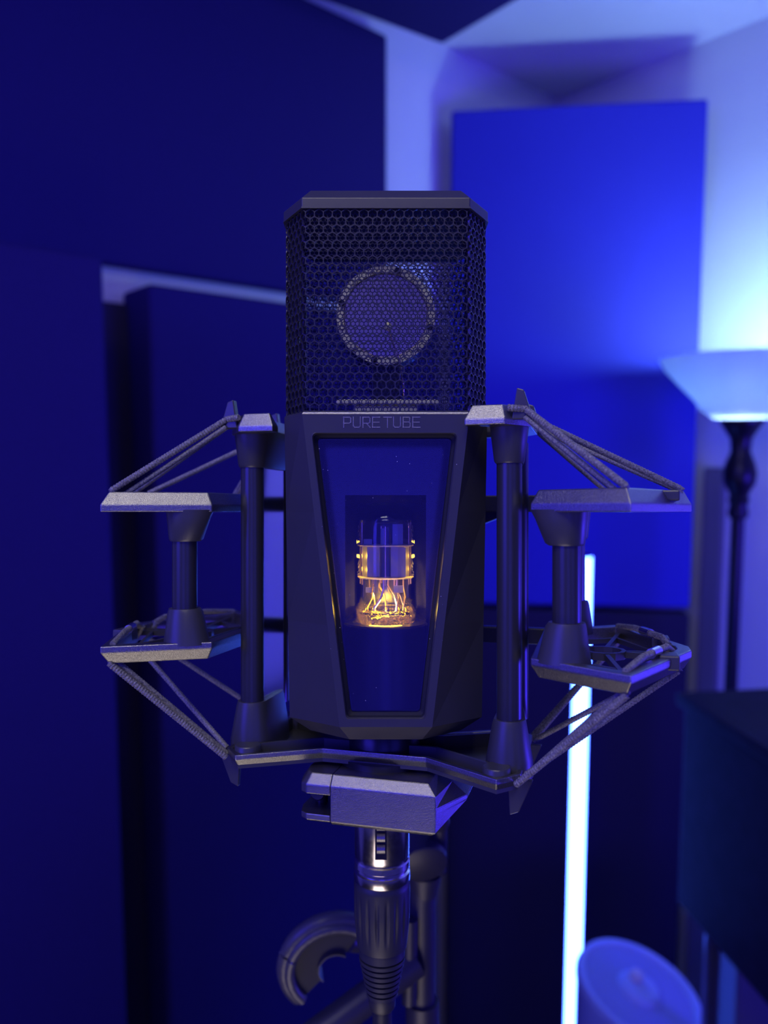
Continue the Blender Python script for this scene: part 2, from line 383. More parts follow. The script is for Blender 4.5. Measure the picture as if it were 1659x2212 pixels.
# ================================================================== MICROPHONE RIG (millimetres, aligned with the tilted boom)
RIG = Matrix.Translation(MICP) @ Matrix.Rotation(-PITCH, 4, 'X')
def rigp(v): return RIG @ (Vector(v) * .001)
S = .001
def local_empty(name, label, cat, base, rz=0):
    return empty(name, label, cat, RIG @ Matrix.Rotation(rz, 4, 'Z') @ Matrix.Translation(Vector(base) * S))
MX = .5
MBASE = (MX, 0, -61.5)
mic = local_empty('microphone', 'black octagonal studio tube microphone with hexagon grille and lit valve window', 'microphone', MBASE)
def wf(z): return 12.3 + (22.2 - 12.3) * (z + 57) / 83.5
def sx(z): return 26.7 + (28.2 - 26.7) * (z + 57) / 83.5
YF = -22.0
def octo(w_, s_, yf=YF, yb=-12.0, cx=MX):
    return [(cx - w_, yf), (cx + w_, yf), (cx + s_, yb), (cx + s_, -yb), (cx + w_, -yf), (cx - w_, -yf), (cx - s_, -yb), (cx - s_, yb)]
# ---- body shell without its front face
def ring(w_, s_, z, yf=YF, yb=-12): return [(x, y, z) for x, y in octo(w_, s_, yf, yb)]
zs = [-57, -30, 0, 26.3]
mb = MB(S); rg = [ring(wf(z), sx(z), z) for z in zs]
n = 8; V = [p for r_ in rg for p in r_]; Fc = []
for j in range(len(zs) - 1):
    for i in range(8):
        if i == 0: continue
        a_ = j * n + i; b_ = j * n + (i + 1) % n; Fc.append((a_, b_, b_ + n, a_ + n))
mb.add(V, Fc)
bot_r = ring(wf(-57), sx(-57), -57); bot2 = ring(wf(-57) - 2.5, sx(-57) - 5.5, -61.5, YF + 4.2, -9)
mb.loft([bot2, bot_r], caps=False); mb.add(bot2, [tuple(reversed(range(8)))])
# top shelf with lip
tin = ring(22.2 - 2, 28.2 - 2, 26.3, YF + 2, -11); tl = ring(22.2, 28.2, 26.3)
mb.loft([tl, ring(21.7, 27.7, 26.9, YF + .5, -11.8), ring(20.5, 26.5, 26.9, YF + 1.7, -11.4)], caps=False)
mb.add(ring(20.5, 26.5, 26.9, YF + 1.7, -11.4), [tuple(range(8))])
mb.obj('body', M['body'], mic, off=MBASE)
# ---- front fascia with trapezoid window, built as frame strips round a rounded opening
def fillet(poly, r_, k=5):
    out = []; n_ = len(poly)
    for i in range(n_):
        p = Vector(poly[i]); a_ = (Vector(poly[i - 1]) - p).normalized(); b_ = (Vector(poly[(i + 1) % n_]) - p).normalized()
        ang = a_.angle(b_); t_ = r_ / math.tan(ang / 2); c_ = p + (a_ + b_).normalized() * (r_ / math.sin(ang / 2))
        s_ = p + a_ * t_; e_ = p + b_ * t_; v0 = s_ - c_; v1 = e_ - c_; tot = v0.angle(v1)
        sg = 1 if (v0.x * v1.y - v0.y * v1.x) > 0 else -1
        for j in range(k + 1):
            th = sg * tot * j / k; out.append((c_.x + v0.x * math.cos(th) - v0.y * math.sin(th), c_.y + v0.x * math.sin(th) + v0.y * math.cos(th)))
    return out
def trap(dt, rr=1.2):      # window outline shrunk by dt
    return fillet([(MX - 10.6 + dt, -54.8 + dt), (MX + 10.4 - dt, -54.8 + dt), (MX + 19.0 - dt, 21.0 - dt), (MX - 19.7 + dt, 21.0 - dt)], rr)
outer4 = [(MX - wf(-57), -57), (MX + wf(-57), -57), (MX + 22.2, 26.3), (MX - 22.2, 26.3)]
win = trap(0); k = 6
mb = MB(S); V = [(x, YF, z) for x, z in outer4] + [(x, YF, z) for x, z in win]; Fc = []
for c_ in range(4):
    base = 4 + c_ * k
    for j in range(k - 1): Fc.append((c_, base + j + 1, base + j))
    nb = 4 + ((c_ + 1) % 4) * k
    Fc.append((c_, (c_ + 1) % 4, nb, base + k - 1))
mb.add(V, Fc)
rings_ = [[(x, YF, z) for x, z in win], [(x, YF + .5, z) for x, z in trap(.25)], [(x, YF + 2.0, z) for x, z in trap(.4)], [(x, YF + 3.2, z) for x, z in trap(1.6, .9)]]
mb.loft(rings_[:2], caps=False)
fascia = mb.obj('front_frame', M['body'], mic, off=MBASE)
mb = MB(S); mb.loft(rings_[1:], caps=False); mb.obj('window_bezel', M['bezel'], mic, off=MBASE)
# raised edge line round the window
mb = MB(S); loops = [[(x, YF - .0, z) for x, z in trap(-.12)], [(x, YF - .06, z) for x, z in trap(-.06)], [(x, YF - .06, z) for x, z in trap(.02)], [(x, YF + .3, z) for x, z in trap(.16)]]
mb.loft(loops, caps=False); mb.obj('window_rim', M['body'], mic, off=MBASE, smooth=True)
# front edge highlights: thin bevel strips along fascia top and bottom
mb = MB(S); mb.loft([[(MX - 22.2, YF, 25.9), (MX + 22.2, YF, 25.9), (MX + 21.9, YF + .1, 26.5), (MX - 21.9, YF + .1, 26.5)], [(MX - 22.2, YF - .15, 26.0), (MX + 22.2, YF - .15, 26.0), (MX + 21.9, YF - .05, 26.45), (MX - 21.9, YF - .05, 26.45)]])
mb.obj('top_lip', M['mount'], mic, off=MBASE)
# glass pane
mb = MB(S); mb.loft([[(x, -19.4, z) for x, z in trap(1.3, .9)], [(x, -19.0, z) for x, z in trap(1.3, .9)]])
mb.obj('window_glass', M['winglass'], mic, off=MBASE)
# ---- lettering PURE TUBE, cut as shallow outlined strokes
GL = {'P': [[(0, 0), (0, 1), (.8, 1), (1, .9), (1, .5), (.8, .4), (0, .4)]],
      'U': [[(0, 1), (0, .15), (.2, 0), (.8, 0), (1, .15), (1, 1)]],
      'R': [[(0, 0), (0, 1), (.8, 1), (1, .9), (1, .5), (.8, .4), (0, .4)], [(.5, .4), (1, 0)]],
      'E': [[(1, 1), (0, 1), (0, 0), (1, 0)], [(0, .5), (.9, .5)]],
      'T': [[(0, 1), (1.1, 1)], [(.55, 1), (.55, 0)]],
      'B': [[(0, 0), (0, 1), (.8, 1), (.95, .9), (.95, .6), (.8, .52), (0, .52)], [(.8, .52), (1, .42), (1, .1), (.85, 0), (0, 0)]]}
def stroke(mb, pts, wd, x0, z0, sx_, sz_, y0, y1):
    for (a_, b_) in zip(pts, pts[1:]):
        A_ = Vector((x0 + a_[0] * sx_, z0 + a_[1] * sz_)); B_ = Vector((x0 + b_[0] * sx_, z0 + b_[1] * sz_))
        d_ = (B_ - A_).normalized(); q_ = Vector((-d_.y, d_.x)) * wd / 2; A_ -= d_ * wd / 2; B_ += d_ * wd / 2
        c = [A_ - q_, B_ - q_, B_ + q_, A_ + q_]; h = .55
        c2 = [A_ - q_ * h, B_ - q_ * h, B_ + q_ * h, A_ + q_ * h]
        mb.loft([[(v.x, y0, v.y) for v in c], [(v.x, y1, v.y) for v in c2]])
x = MX + (742 - 833) * .1227; z0 = (1106 - 923) * .1227
for chs in ('PURE', 'TUBE'):
    for ch in chs:
        mb = MB(S)
        for st in GL[ch]: stroke(mb, st, .34, x, z0, 1.85, 2.65, YF + .02, YF - .16)
        mb.obj('letter', M['mount'], mic, off=MBASE)
        x += 2.55 if ch != 'T' else 2.6
    x += 1.0 - .6
# fix scale for mm parts that used MB(S) in mm
# ---- grille
def octpath(o, zc=0):
    P_ = octo(22.2 - o * .7, 28.2 - o, YF + o, -12 + o * .3); return [Vector(p) for p in P_]
def hexgrille(o, cells, z0, z1, wall, th):
    P_ = octpath(o); L_ = [(P_[(i + 1) % 8] - P_[i]).length for i in range(8)]; T = sum(L_); p = T / cells
    def mp(u, z, dpt=0):
        u %= T
        for i in range(8):
            if u <= L_[i] or i == 7:
                a_ = P_[i]; b_ = P_[(i + 1) % 8]; d_ = (b_ - a_).normalized(); q = a_ + d_ * u; nn = Vector((d_.y, -d_.x)); return (q.x - nn.x * dpt, q.y - nn.y * dpt, z)
            u -= L_[i]
    rc = p / math.sqrt(3); rh = rc * (1 - wall); dz = rc * 1.5; rows = int((z1 - z0) / dz) + 1
    mb = MB(S)
    for r_ in range(rows):
        zc = z0 + r_ * dz
        for c_ in range(cells):
            u = (c_ + .5 * (r_ % 2) + .25) * p
            out = [(u + rc * math.sin(R(60 * k_)), zc + rc * math.cos(R(60 * k_))) for k_ in range(6)]
            if th:
                inn = [(u + rh * 1.03 * math.sin(R(30 * k_)) * (.985 if k_ % 2 == 0 else .93), zc + rh * 1.03 * math.cos(R(30 * k_)) * (.985 if k_ % 2 == 0 else .93)) for k_ in range(12)]
                V = [mp(a_, b_) for a_, b_ in out] + [mp(a_, b_) for a_, b_ in inn] + [mp(a_, b_, th) for a_, b_ in inn]
                Fc = []
                for k_ in range(6):
                    o1, o2 = k_, (k_ + 1) % 6; i1, im, i2 = 6 + 2 * k_, 6 + 2 * k_ + 1, 6 + (2 * k_ + 2) % 12
                    Fc += [(o1, o2, i2, im, i1)]
                    Fc += [(i1, im, im + 12, i1 + 12), (im, i2, i2 + 12, im + 12)]
            else:
                inn = [(u + rh * math.sin(R(60 * k_)), zc + rh * math.cos(R(60 * k_))) for k_ in range(6)]
                V = [mp(a_, b_) for a_, b_ in out] + [mp(a_, b_) for a_, b_ in inn]
                Fc = [(k_, (k_ + 1) % 6, 6 + (k_ + 1) % 6, 6 + k_) for k_ in range(6)]
            mb.add(V, Fc)
    return mb
def rawobj(mb, name, m, parent, off):
    me = bpy.data.meshes.new(name); me.from_pydata([tuple((Vector(v) - Vector(off)) * S) for v in mb.V], [], mb.Fc); me.update(); me.materials.append(m)
    o = bpy.data.objects.new(name, me); COL.objects.link(o); o.parent = parent; return o
rawobj(hexgrille(0.35, 76, 27.6, 80.6, .17, .55), 'grille', M['grille'], mic, MBASE)
rawobj(hexgrille(1.6, 150, 27.4, 80.8, .20, 0), 'inner_mesh', M['inmesh'], mic, MBASE)
# ---- cap
mb = MB(S)
mb.loft([ring(22.3, 28.4, 80.7), ring(22.3, 28.4, 83.3), ring(20.2, 25.2, 86.7, YF + 3.6, -10)], caps=True)
mb.obj('cap', M['body'], mic, off=MBASE, bevel=.00022, smooth=False)
mb = MB(S); mb.loft([ring(22.45, 28.5, 80.5, YF - .12), ring(22.45, 28.5, 80.9, YF - .12)]); mb.obj('cap_edge', M['body'], mic, off=MBASE)
# rows of fixing dots are catches of light on the inner mesh; corner posts of the head frame
for sxn in (-1, 1):
    mb = MB(S); mb.tube([(MX + sxn * 25.0, -9.5, 26.9), (MX + sxn * 25.0, -9.5, 81)], .9, 8); mb.obj('head_frame_post', M['black'], mic, off=MBASE, smooth=True)
    mb = MB(S); mb.tube([(MX + sxn * 25.0, 9.5, 26.9), (MX + sxn * 25.0, 9.5, 81)], .9, 8); mb.obj('head_frame_post', M['black'], mic, off=MBASE, smooth=True)
# ---- capsule
CZc = 55.5; CYc = -4.0
cap = MB(S).lathe([(0.01, -4.2), (13.9, -4.2), (13.9, 4.5), (12.1, 4.5), (12.0, 3.8), (0.01, 3.8)], 64, (MX, CYc, CZc), 'y').obj('capsule', M['black'], mic, off=MBASE, smooth=True)
def ysh(prof, y): return [(r_, -(q - 0) + 0) for r_, q in prof]
MB(S).lathe([(12.0, 4.9), (13.95, 4.9), (13.95, 4.0), (12.0, 4.0), (12.0, 4.9)], 64, (MX, CYc, CZc), 'y').obj('capsule_ring', M['brass'], cap, off=MBASE, smooth=True)
MB(S).lathe([(0.01, 4.35), (11.6, 4.35), (11.9, 4.1)], 64, (MX, CYc, CZc), 'y').obj('membrane', M['membrane'], cap, off=MBASE, smooth=True)
for i in range(12):
    a_ = 2 * math.pi * (i + .5) / 12
    MB(S).lathe([(0.01, 5.7), (.75, 5.7), (.95, 5.4), (.95, 4.8), (0.01, 4.8)], 12, (MX + 12.9 * math.cos(a_), CYc, CZc + 12.9 * math.sin(a_)), 'y').obj('screw', M['black' if i % 3 == 2 else 'brass'], cap, off=MBASE, smooth=True)
MB(S).lathe([(0.01, 6.0), (.7, 5.9), (1.1, 5.3), (1.1, 4.3), (0.01, 4.3)], 20, (MX + .6, CYc, CZc - 3.2), 'y').obj('centre_screw', M['brass'], cap, off=MBASE, smooth=True)
MB(S).tube([(MX + .6, CYc - 5.5, CZc - 3.2), (MX + 1.6, CYc - 6, CZc - 7), (MX + 4.0, CYc - 6, CZc - 13.5), (MX + 5, CYc - 3, CZc - 20), (MX + 5, CYc, 27)], .28, 8).obj('lead_wire', M['wire'], cap, off=MBASE, smooth=True)
mb = MB(S); mb.box(MX - 4, MX + 4, CYc - 3, CYc + 3, 30, CZc - 13.2); mb.obj('capsule_mount', M['black'], mic, off=MBASE, bevel=.0004)
mb = MB(S); mb.box(MX - 9, MX + 9, CYc - 6, CYc + 6, 26.9, 30); mb.box(MX - 14, MX + 15, CYc - 7, CYc - 5.5, 30, 31.5); mb.obj('saddle_plate', M['brass'], mic, off=MBASE, bevel=.0004)
# ---- valve bay
TX, TY = .45, -7.0; TR = 8.8; BR = 11.5; ZB, ZT = -31.2, 4.8
mb = MB(S)
yb_ = -7.0
L_ = 24.5
mb.add([(MX - L_, yb_, 24), (MX + L_, yb_, 24), (MX + L_, yb_, ZT), (MX - L_, yb_, ZT)], [(0, 1, 2, 3)])
mb.add([(MX - L_, yb_, ZT), (TX - BR, yb_, ZT), (TX - BR, yb_, -56), (MX - L_, yb_, -56)], [(0, 1, 2, 3)])
mb.add([(TX + BR, yb_, ZT), (MX + L_, yb_, ZT), (MX + L_, yb_, -56), (TX + BR, yb_, -56)], [(0, 1, 2, 3)])
mb.obj('chassis_plate', M['cavity'], mic, off=MBASE)
n = 32; mb = MB(S)
arc = [(TX + BR * math.cos(math.pi * i / n), yb_ + BR * math.sin(math.pi * i / n)) for i in range(n + 1)]
mb.loft([[(x_, y_, ZB - .1) for x_, y_ in arc], [(x_, y_, ZT - 2.2) for x_, y_ in arc], [(TX + (x_ - TX) * .82, yb_ + (y_ - yb_) * .82, ZT) for x_, y_ in arc]], caps=False, closed=False)
mb.add([(TX + (x_ - TX) * .82, yb_ + (y_ - yb_) * .82, ZT) for x_, y_ in arc], [tuple(range(n + 1))])
mb.obj('valve_niche', M['cavity'], mic, off=MBASE, smooth=True)
MB(S).lathe([(0.01, -56), (BR + .4, -56), (BR + .4, ZB - .5), (BR - .1, ZB), (9.4, ZB), (9.2, ZB - .7), (0.01, ZB - .7)], 56, (TX, TY, 0)).obj('valve_socket', M['black'], mic, off=MBASE, smooth=True)
# ---- the valve
valve = MB(S).lathe([(8.3, ZB + .0), (8.75, ZB + 1.0), (8.8, ZB + 3), (8.8, -5.0), (8.45, -2.2), (7.5, .2), (5.6, 1.9), (3.2, 2.6), (0.01, 2.8)], 64, (TX, TY, 0)).obj('valve', M['tubeglass'], mic, off=MBASE, smooth=True)
valve['label'] = 'clear glass valve glowing amber at its base'
MB(S).lathe([(8.25, -2.3), (7.3, .05), (5.5, 1.65), (3.2, 2.35), (0.01, 2.5)], 48, (TX, TY, 0)).obj('getter_dome', M['getter'], valve, off=MBASE, smooth=True)
MB(S).lathe([(0.01, ZB + .1), (8.2, ZB + .1), (8.45, ZB + 1.2), (8.45, ZB + 3.4), (7.6, ZB + 3.9), (6.6, ZB + 2.6), (5.0, ZB + 2.0), (0.01, ZB + 2.0)], 48, (TX, TY, 0)).obj('glass_stem', M['stem'], valve, off=MBASE, smooth=True)
MB(S).lathe([(0.01, ZB + .02), (4.6, ZB + .02), (4.6, ZB - .4), (0.01, ZB - .4)], 32, (TX, TY, 0)).obj('amber_light', M['amber'], valve, off=MBASE)
for z_ in (-9.6, -18.6):
    MB(S).lathe([(0.01, z_), (7.9, z_), (7.9, z_ + .35), (0.01, z_ + .35)], 40, (TX, TY, 0), mod=lambda a_, z: 1 + .03 * math.sin(9 * a_)).obj('mica_disc', M['mica'], valve, off=MBASE)
for cx_, w_ in ((TX - 3.4, 3.2), (TX + 3.4, 3.2)):
    pr_ = [(cx_ - w_, TY + 1.5), (cx_ - w_, TY - 1.5), (cx_ - w_ * .55, TY - 4.2), (cx_ + w_ * .55, TY - 4.2), (cx_ + w_, TY - 1.5), (cx_ + w_, TY + 1.5), (cx_ + w_ * .55, TY + 4.2), (cx_ - w_ * .55, TY + 4.2)]
    MB(S).prism(pr_, -18.2, -9.6).obj('anode', M['anode'], valve, off=MBASE, bevel=.0002)
MB(S).box(TX + 1.4, TX + 5.6, TY - 4.9, TY - 4.6, -18.1, -9.8).obj('anode_tab', M['anode'], valve, off=MBASE)
for x_, y_ in ((-6.6, -1.5), (6.6, -1.5), (-7.2, 1), (7.2, 1), (0, -5.0), (-1.2, 3)):
    MB(S).tube([(TX + x_, TY + y_, -20.5), (TX + x_, TY + y_, -3.0 if abs(x_) > 6 else -4)], .26, 8).obj('support_rod', M['wire'], valve, off=MBASE, smooth=True)
for x_, h_, w_ in ((-5.0, 1.6, 2.4), (-.6, 4.6, 1.6), (3.4, 5.8, 2.9)):
    mb = MB(S); mb.box(TX + x_ - w_ / 2, TX + x_ + w_ / 2, TY - 3.2, TY - 2.9, -9.2, -9.2 + h_); mb.obj('electrode_tab', M['anode'], valve, off=MBASE)
MB(S).tube([(TX - .3, TY - 3.6, -9.2), (TX - .4, TY - 3.6, -5), (TX + .6, TY - 3.6, -4.2), (TX + 1.2, TY - 3.6, -6), (TX + 1.3, TY - 3.6, -9.2)], .12, 6).obj('getter_wire', M['wire'], valve, off=MBASE)
MB(S).lathe([(2.6, -3.2), (3.0, -3.0), (2.6, -2.8), (2.3, -3.0), (2.6, -3.2)], 24, (TX, TY - 1, 0)).obj('getter_ring', M['anode'], valve, off=MBASE, smooth=True)
for i in range(9):
    a_ = 2 * math.pi * (i + .5) / 10 - math.pi / 2 + .3; r1, r2 = 5.4, 3.6 + 1.6 * (i % 2)
    bx, by = TX + r1 * math.cos(a_), TY + r1 * math.sin(a_); tx, ty = TX + r2 * math.cos(a_ + .5), TY + r2 * math.sin(a_ + .5)
    MB(S).tube([(bx, by, ZB + .6), (bx, by, ZB + 4.4), ((bx + tx) / 2 + .5, (by + ty) / 2, ZB + 7.0), (tx, ty, ZB + 9.8), (tx, ty, -18.6)], .3, 8).obj('pin_wire', M['wire'], valve, off=MBASE, smooth=True)
    MB(S).lathe([(1.05, ZB + 1.8), (.9, ZB + 3.0), (.4, ZB + 3.9)], 14, (bx, by, 0)).obj('glass_bead', M['tubeglass'], valve, off=MBASE, smooth=True)
for i, (x_, h_) in enumerate(((-4.4, 1.5), (3.5, 2.0))):
    MB(S).box(TX + x_ - 1.2, TX + x_ + 1.4, TY - 3.4, TY - 3.1, -22.6, -22.6 + h_).obj('electrode_tab', M['anode'], valve, off=MBASE)
def rl(name, p, e, col, size):
    light(name, 'POINT', rigp(p), e, col, size)
rl('valve_led_and_glint', (TX, TY - 1, ZB + 4.2), .036, (1, .58, .05), .0012)
for z_ in (-12.4, -16.2): rl('valve_led_and_glint', (TX - 7.3, TY - 3.6, z_), .0010, (1, .55, .03), .0004)  # added point lights standing in for amber glints on the left rods
for z_ in (-12.4, -16.2): rl('valve_led_and_glint', (TX + 7.3, TY - 3.6, z_), .0010, (1, .55, .03), .0004)  # same added glint lights for the right rods
# a few dust specks on window and body
mb = MB(S)
for i in range(46):
    zz = random.uniform(-52, 20); fx = random.uniform(-1, 1) * wf(zz); yy = YF - .03 if abs(fx) > wf(zz) * .86 else -19.45
    s_ = random.uniform(.05, .13); mb.box(MX + fx, MX + fx + s_, yy, yy + .03, zz, zz + s_ * random.uniform(.6, 2))
o = mb.obj('dust', M['dust'], mic, off=MBASE); o['kind'] = 'stuff'

# ================================================================== SHOCK MOUNT
TH = -R(15.6)
MO = (0, 0, -86)
ROT = Matrix.Rotation(TH, 4, 'Z')
sm = local_empty('shock_mount', 'grey metal shock mount cradle with elastic cords around the microphone', 'shock mount', (0, 0, 0), TH)
sm.matrix_world = RIG @ ROT @ Matrix.Translation(Vector(MO) * S)
def mo(mb, name, m=None, **kw): return mb.obj(name, m or M['mount'], sm if 'parent' not in kw else kw.pop('parent'), off=MO, **kw)
def wing(s_):
    p = [(44.5, -25), (67.6, -40), (84, -3), (84, 3), (67.6, 40), (44.5, 25)]
    return p if s_ > 0 else [(-x_, y_) for x_, y_ in reversed(p)]
def wing_in(s_, t_):      # shrunk, for the webs
    cx_ = s_ * 64; return [(cx_ + (x_ - cx_) * t_, y_ * t_) for x_, y_ in wing(s_)]
def lw(P): return [((-42.5 if x_ == -44.5 else x_), y_) for x_, y_ in P]
secU = [(0, 0), (0, 2.0), (-1.9, 5.5), (-3.6, 5.5), (-3.6, 0)]
secL = [(0, -36), (0, -37.8), (-1.9, -41), (-3.6, -41), (-3.6, -36)]
for s_ in (-1, 1):
    o = mo(MB(S).sweep(lw(wing(s_)), secU), 'upper_frame', bevel=.0003)
    o = mo(MB(S).sweep(lw(wing(s_)), secL), 'lower_frame', bevel=.0003)
    # webs inside the wings
    for nm, z_ in (('upper_web', 1.0), ('lower_web', -39.2)):
        mb = MB(S); cx_ = s_ * 62
        hub = [(cx_ + 6 * math.cos(R(a_)), 6 * math.sin(R(a_))) for a_ in range(0, 360, 30)]
        mb.sweep(hub, [(0, z_ - .2), (0, z_ + 1.8), (-1.2, z_ + 1.8), (-1.2, z_ - .2)])
        for (x_, y_) in wing_in(s_, .93):
            d_ = Vector((x_ - cx_, y_)); dd = d_.normalized(); q_ = Vector((-dd.y, dd.x)) * .6; a_ = Vector((cx_, 0)) + dd * 5.5; b_ = Vector((x_, y_))
            mb.prism([tuple(a_ - q_), tuple(b_ - q_), tuple(b_ + q_), tuple(a_ + q_)], z_, z_ + 1.6)
        mb.sweep(wing_in(s_, .62), [(0, z_), (0, z_ + 1.4), (-.9, z_ + 1.4), (-.9, z_)])
        mo(mb, nm, M['mountd'])
    # clips
    for z_, h_ in ((0.4, 3), (-39.5, 3)):
        for y_ in (-14, 14):
            mb = MB(S); x_ = s_ * 77.5; mb.box(x_ - 2.4, x_ + 2.4, y_ - 3, y_ + 3, z_ + 2.4, z_ + 5.0) if z_ > 0 else mb.box(x_ - 2.4, x_ + 2.4, y_ - 3, y_ + 3, z_ + .5, z_ + 4.2)
            mo(mb, 'cord_clip', M['mountd'], bevel=.0004)
# rear crossbars
for z0_, z1_ in ((0, 5.2), (-41, -36)):
    mb = MB(S); mb.prism([(-46, 24), (46, 24), (46, 27.5), (-46, 27.5)], z0_, z1_); mo(mb, 'rear_crossbar', M['mountd'], bevel=.0004)
# rear arm toward the stand
mb = MB(S); mb.loft([[(8, 27, -10), (30, 27, -2), (30, 27, 4), (8, 27, -4)], [(8, 34, -10), (30, 34, -2), (30, 34, 4), (8, 34, -4)]]); mo(mb, 'rear_arm', M['mountd'], bevel=.0004)
mb = MB(S); mb.box(-8, 8, 28, 34, -70, -2); mo(mb, 'rear_spine', M['mountd'], bevel=.0006)
def stadium(cx_, cy_, r_, back, n_=24, inx=0.0):
    out = []
    for i in range(n_):
        a_ = 2 * math.pi * i / n_; x_ = r_ * math.cos(a_); y_ = r_ * math.sin(a_)
        if y_ > 0: y_ = y_ + back; x_ = x_ * .8 + inx
        out.append((cx_ + x_, cy_ + y_))
    return out
def post(cx_, cy_, r_, rings, name, m, inx=0.0):
    mb = MB(S); mb.loft([[(x_, y_, z_) for x_, y_ in stadium(cx_, cy_, rr, bk, inx=inx)] for z_, rr, bk in rings]); return mo(mb, name, m, smooth=True)
for s_ in (-1, 1):
    ox, oy = s_ * (53.2 if s_ > 0 else 51.5), -24.0
    for yy in (oy, 24.0):
        MB_ = MB(S); MB_.tube([(ox, yy, -30), (ox, yy, -4)], 3.5, 28); mo(MB_, 'outer_post', M['post'], smooth=True)
        f_ = 1 if yy < 0 else -1
        mb = MB(S); mb.loft([[(ox + rr * math.cos(2 * math.pi * i / 28) * (1 if math.cos(2 * math.pi * i / 28) * s_ > 0 else k_), yy + rr * math.sin(2 * math.pi * i / 28), z_) for i in range(28)] for z_, rr, k_ in ((-8.2, 4.0, 1.1), (-7.6, 4.4, 1.2), (-1.5, 5.0, 1.55), (.6, 5.2, 1.7))]); mo(mb, 'post_socket', M['mountd'], smooth=True)
        mb = MB(S); mb.loft([[(ox + rr * math.cos(2 * math.pi * i / 28) * (1 if math.cos(2 * math.pi * i / 28) * s_ > 0 else k_), yy + rr * math.sin(2 * math.pi * i / 28), z_) for i in range(28)] for z_, rr, k_ in ((-36.8, 5.9, 1.25), (-34, 5.5, 1.2), (-28.0, 4.7, 1.1), (-27.0, 4.4, 1.0))]); mo(mb, 'post_socket', M['mountd'], smooth=True)
    ix, iy = s_ * 37.6, -9.5
    MB_ = MB(S); MB_.tube([(ix, iy, -60), (ix, iy, 20)], 3.4, 28); mo(MB_, 'inner_post', M['post'], smooth=True)
    mb = MB(S); xi = ix - s_ * 1.5; mb.prism([(xi - 1.2, iy), (xi + 1.2, iy), (xi + 1.2, 9.5), (xi - 1.2, 9.5)], -58, 20); mo(mb, 'post_blade', M['blade'], bevel=.0004)
    MB_ = MB(S); MB_.tube([(ix, -iy, -60), (ix, -iy, 20)], 3.4, 28); mo(MB_, 'inner_post', M['post'], smooth=True)
    post(ix, iy, 3, ((13.0, 3.7, 15), (13.6, 4.1, 15), (22.5, 5.2, 15), (24.0, 5.3, 15)), 'post_socket', M['mountd'], inx=-s_ * 1.0)
    post(ix, iy, 3, ((-70.5, 6.4, 12), (-66, 6.3, 12), (-56.5, 4.6, 12), (-55.4, 4.2, 12)), 'post_socket', M['mountd'], inx=-s_ * .8)
    # upper bracket with chamfered front
    pth = [(27, -19), (37.5, -19), (43.5, -11), (43.5, 11), (37.5, 19), (27, 19), (27, 15), (33.5, 13), (33.5, -13), (27, -15)]
    if s_ < 0: pth = [(-x_, y_) for x_, y_ in reversed(pth)]
    inset = []
    cxm, cym = s_ * 36, 0
    low = [(x_, y_, 22.6) for x_, y_ in pth]; mid = [(x_, y_, 24.2) for x_, y_ in pth]
    P_ = [Vector(p) for p in pth]; hi = []
    for i in range(len(P_)):
        d1 = (P_[i] - P_[i - 1]).normalized(); d2 = (P_[(i + 1) % len(P_)] - P_[i]).normalized(); n1 = Vector((d1.y, -d1.x)); n2 = Vector((d2.y, -d2.x)); m_ = (n1 + n2).normalized(); k_ = min(1.6, 1 / max(.3, m_.dot(n1)))
        hi.append((P_[i].x - m_.x * k_ * 1.8, P_[i].y - m_.y * k_ * 1.8, 28.0))
    mo(MB(S).loft([low, mid, hi]), 'upper_bracket', bevel=.0003)
    # cord hooks (fins)
    for f_ in (-1, 1):
        hx, hy = s_ * 41.5, f_ * 15.5
        fin = [(hx - s_ * 2.5, 24), (hx + s_ * 3.0, 24), (hx + s_ * .6, 31.6), (hx - s_ * 1.2, 32.2)]
        mb = MB(S); mb.loft([[(x_, hy - 1.2, z_) for x_, z_ in fin], [(x_, hy + 1.2, z_) for x_, z_ in fin]]); mo(mb, 'cord_hook', M['mountd'], bevel=.0003)
        fin = [(hx - s_ * 3.5, -69), (hx + s_ * 3.0, -69), (hx - s_ * .6, -77.5), (hx - s_ * 3.0, -78.5)]
        mb = MB(S); mb.loft([[(x_, hy - 1.6, z_) for x_, z_ in fin], [(x_, hy + .0, z_) for x_, z_ in fin]]); mo(mb, 'cord_hook', M['mountd'], bevel=.0003)
        # corner boss
        MB_ = MB(S).lathe([(0.01, -70.3), (3.7, -70.3), (3.7, -66.3), (3.4, -65.9), (0.01, -65.9)], 28, (s_ * 35.2, f_ * 17.6, 0)); mo(MB_, 'corner_boss', M['mountd'], smooth=True)
# base rim
bp2 = [(-15, -11.5), (15, -11.5), (36, -24), (41.5, -18), (41.5, 18), (36, 24), (15, 13), (-15, 13), (-36, 24), (-41.5, 18), (-41.5, -18), (-36, -24)]
mo(MB(S).sweep(bp2, [(0, -67.2), (0, -68.6), (-1.8, -71.6), (-2.6, -71.6), (-1.3, -67.2)]), 'base_rim', bevel=.00025)
def shrink(P, k_):
    out = []; P = [Vector(p) for p in P]
    for i in range(len(P)):
        d1 = (P[i] - P[i - 1]).normalized(); d2 = (P[(i + 1) % len(P)] - P[i]).normalized(); n1 = Vector((d1.y, -d1.x)); n2 = Vector((d2.y, -d2.x)); m_ = (n1 + n2).normalized(); q_ = 1 / max(.4, m_.dot(n1))
        out.append((P[i].x - m_.x * q_ * k_, P[i].y - m_.y * q_ * k_))
    return out
mo(MB(S).prism(shrink(bp2, 1.0), -71.3, -70.2), 'base_plate', M['mountd'])
mo(MB(S).sweep(shrink(bp2, 6), [(0, -70.3), (0, -66.2), (-1.0, -66.2), (-1.0, -70.3)]), 'inner_rib', M['mountd'], bevel=.0002)
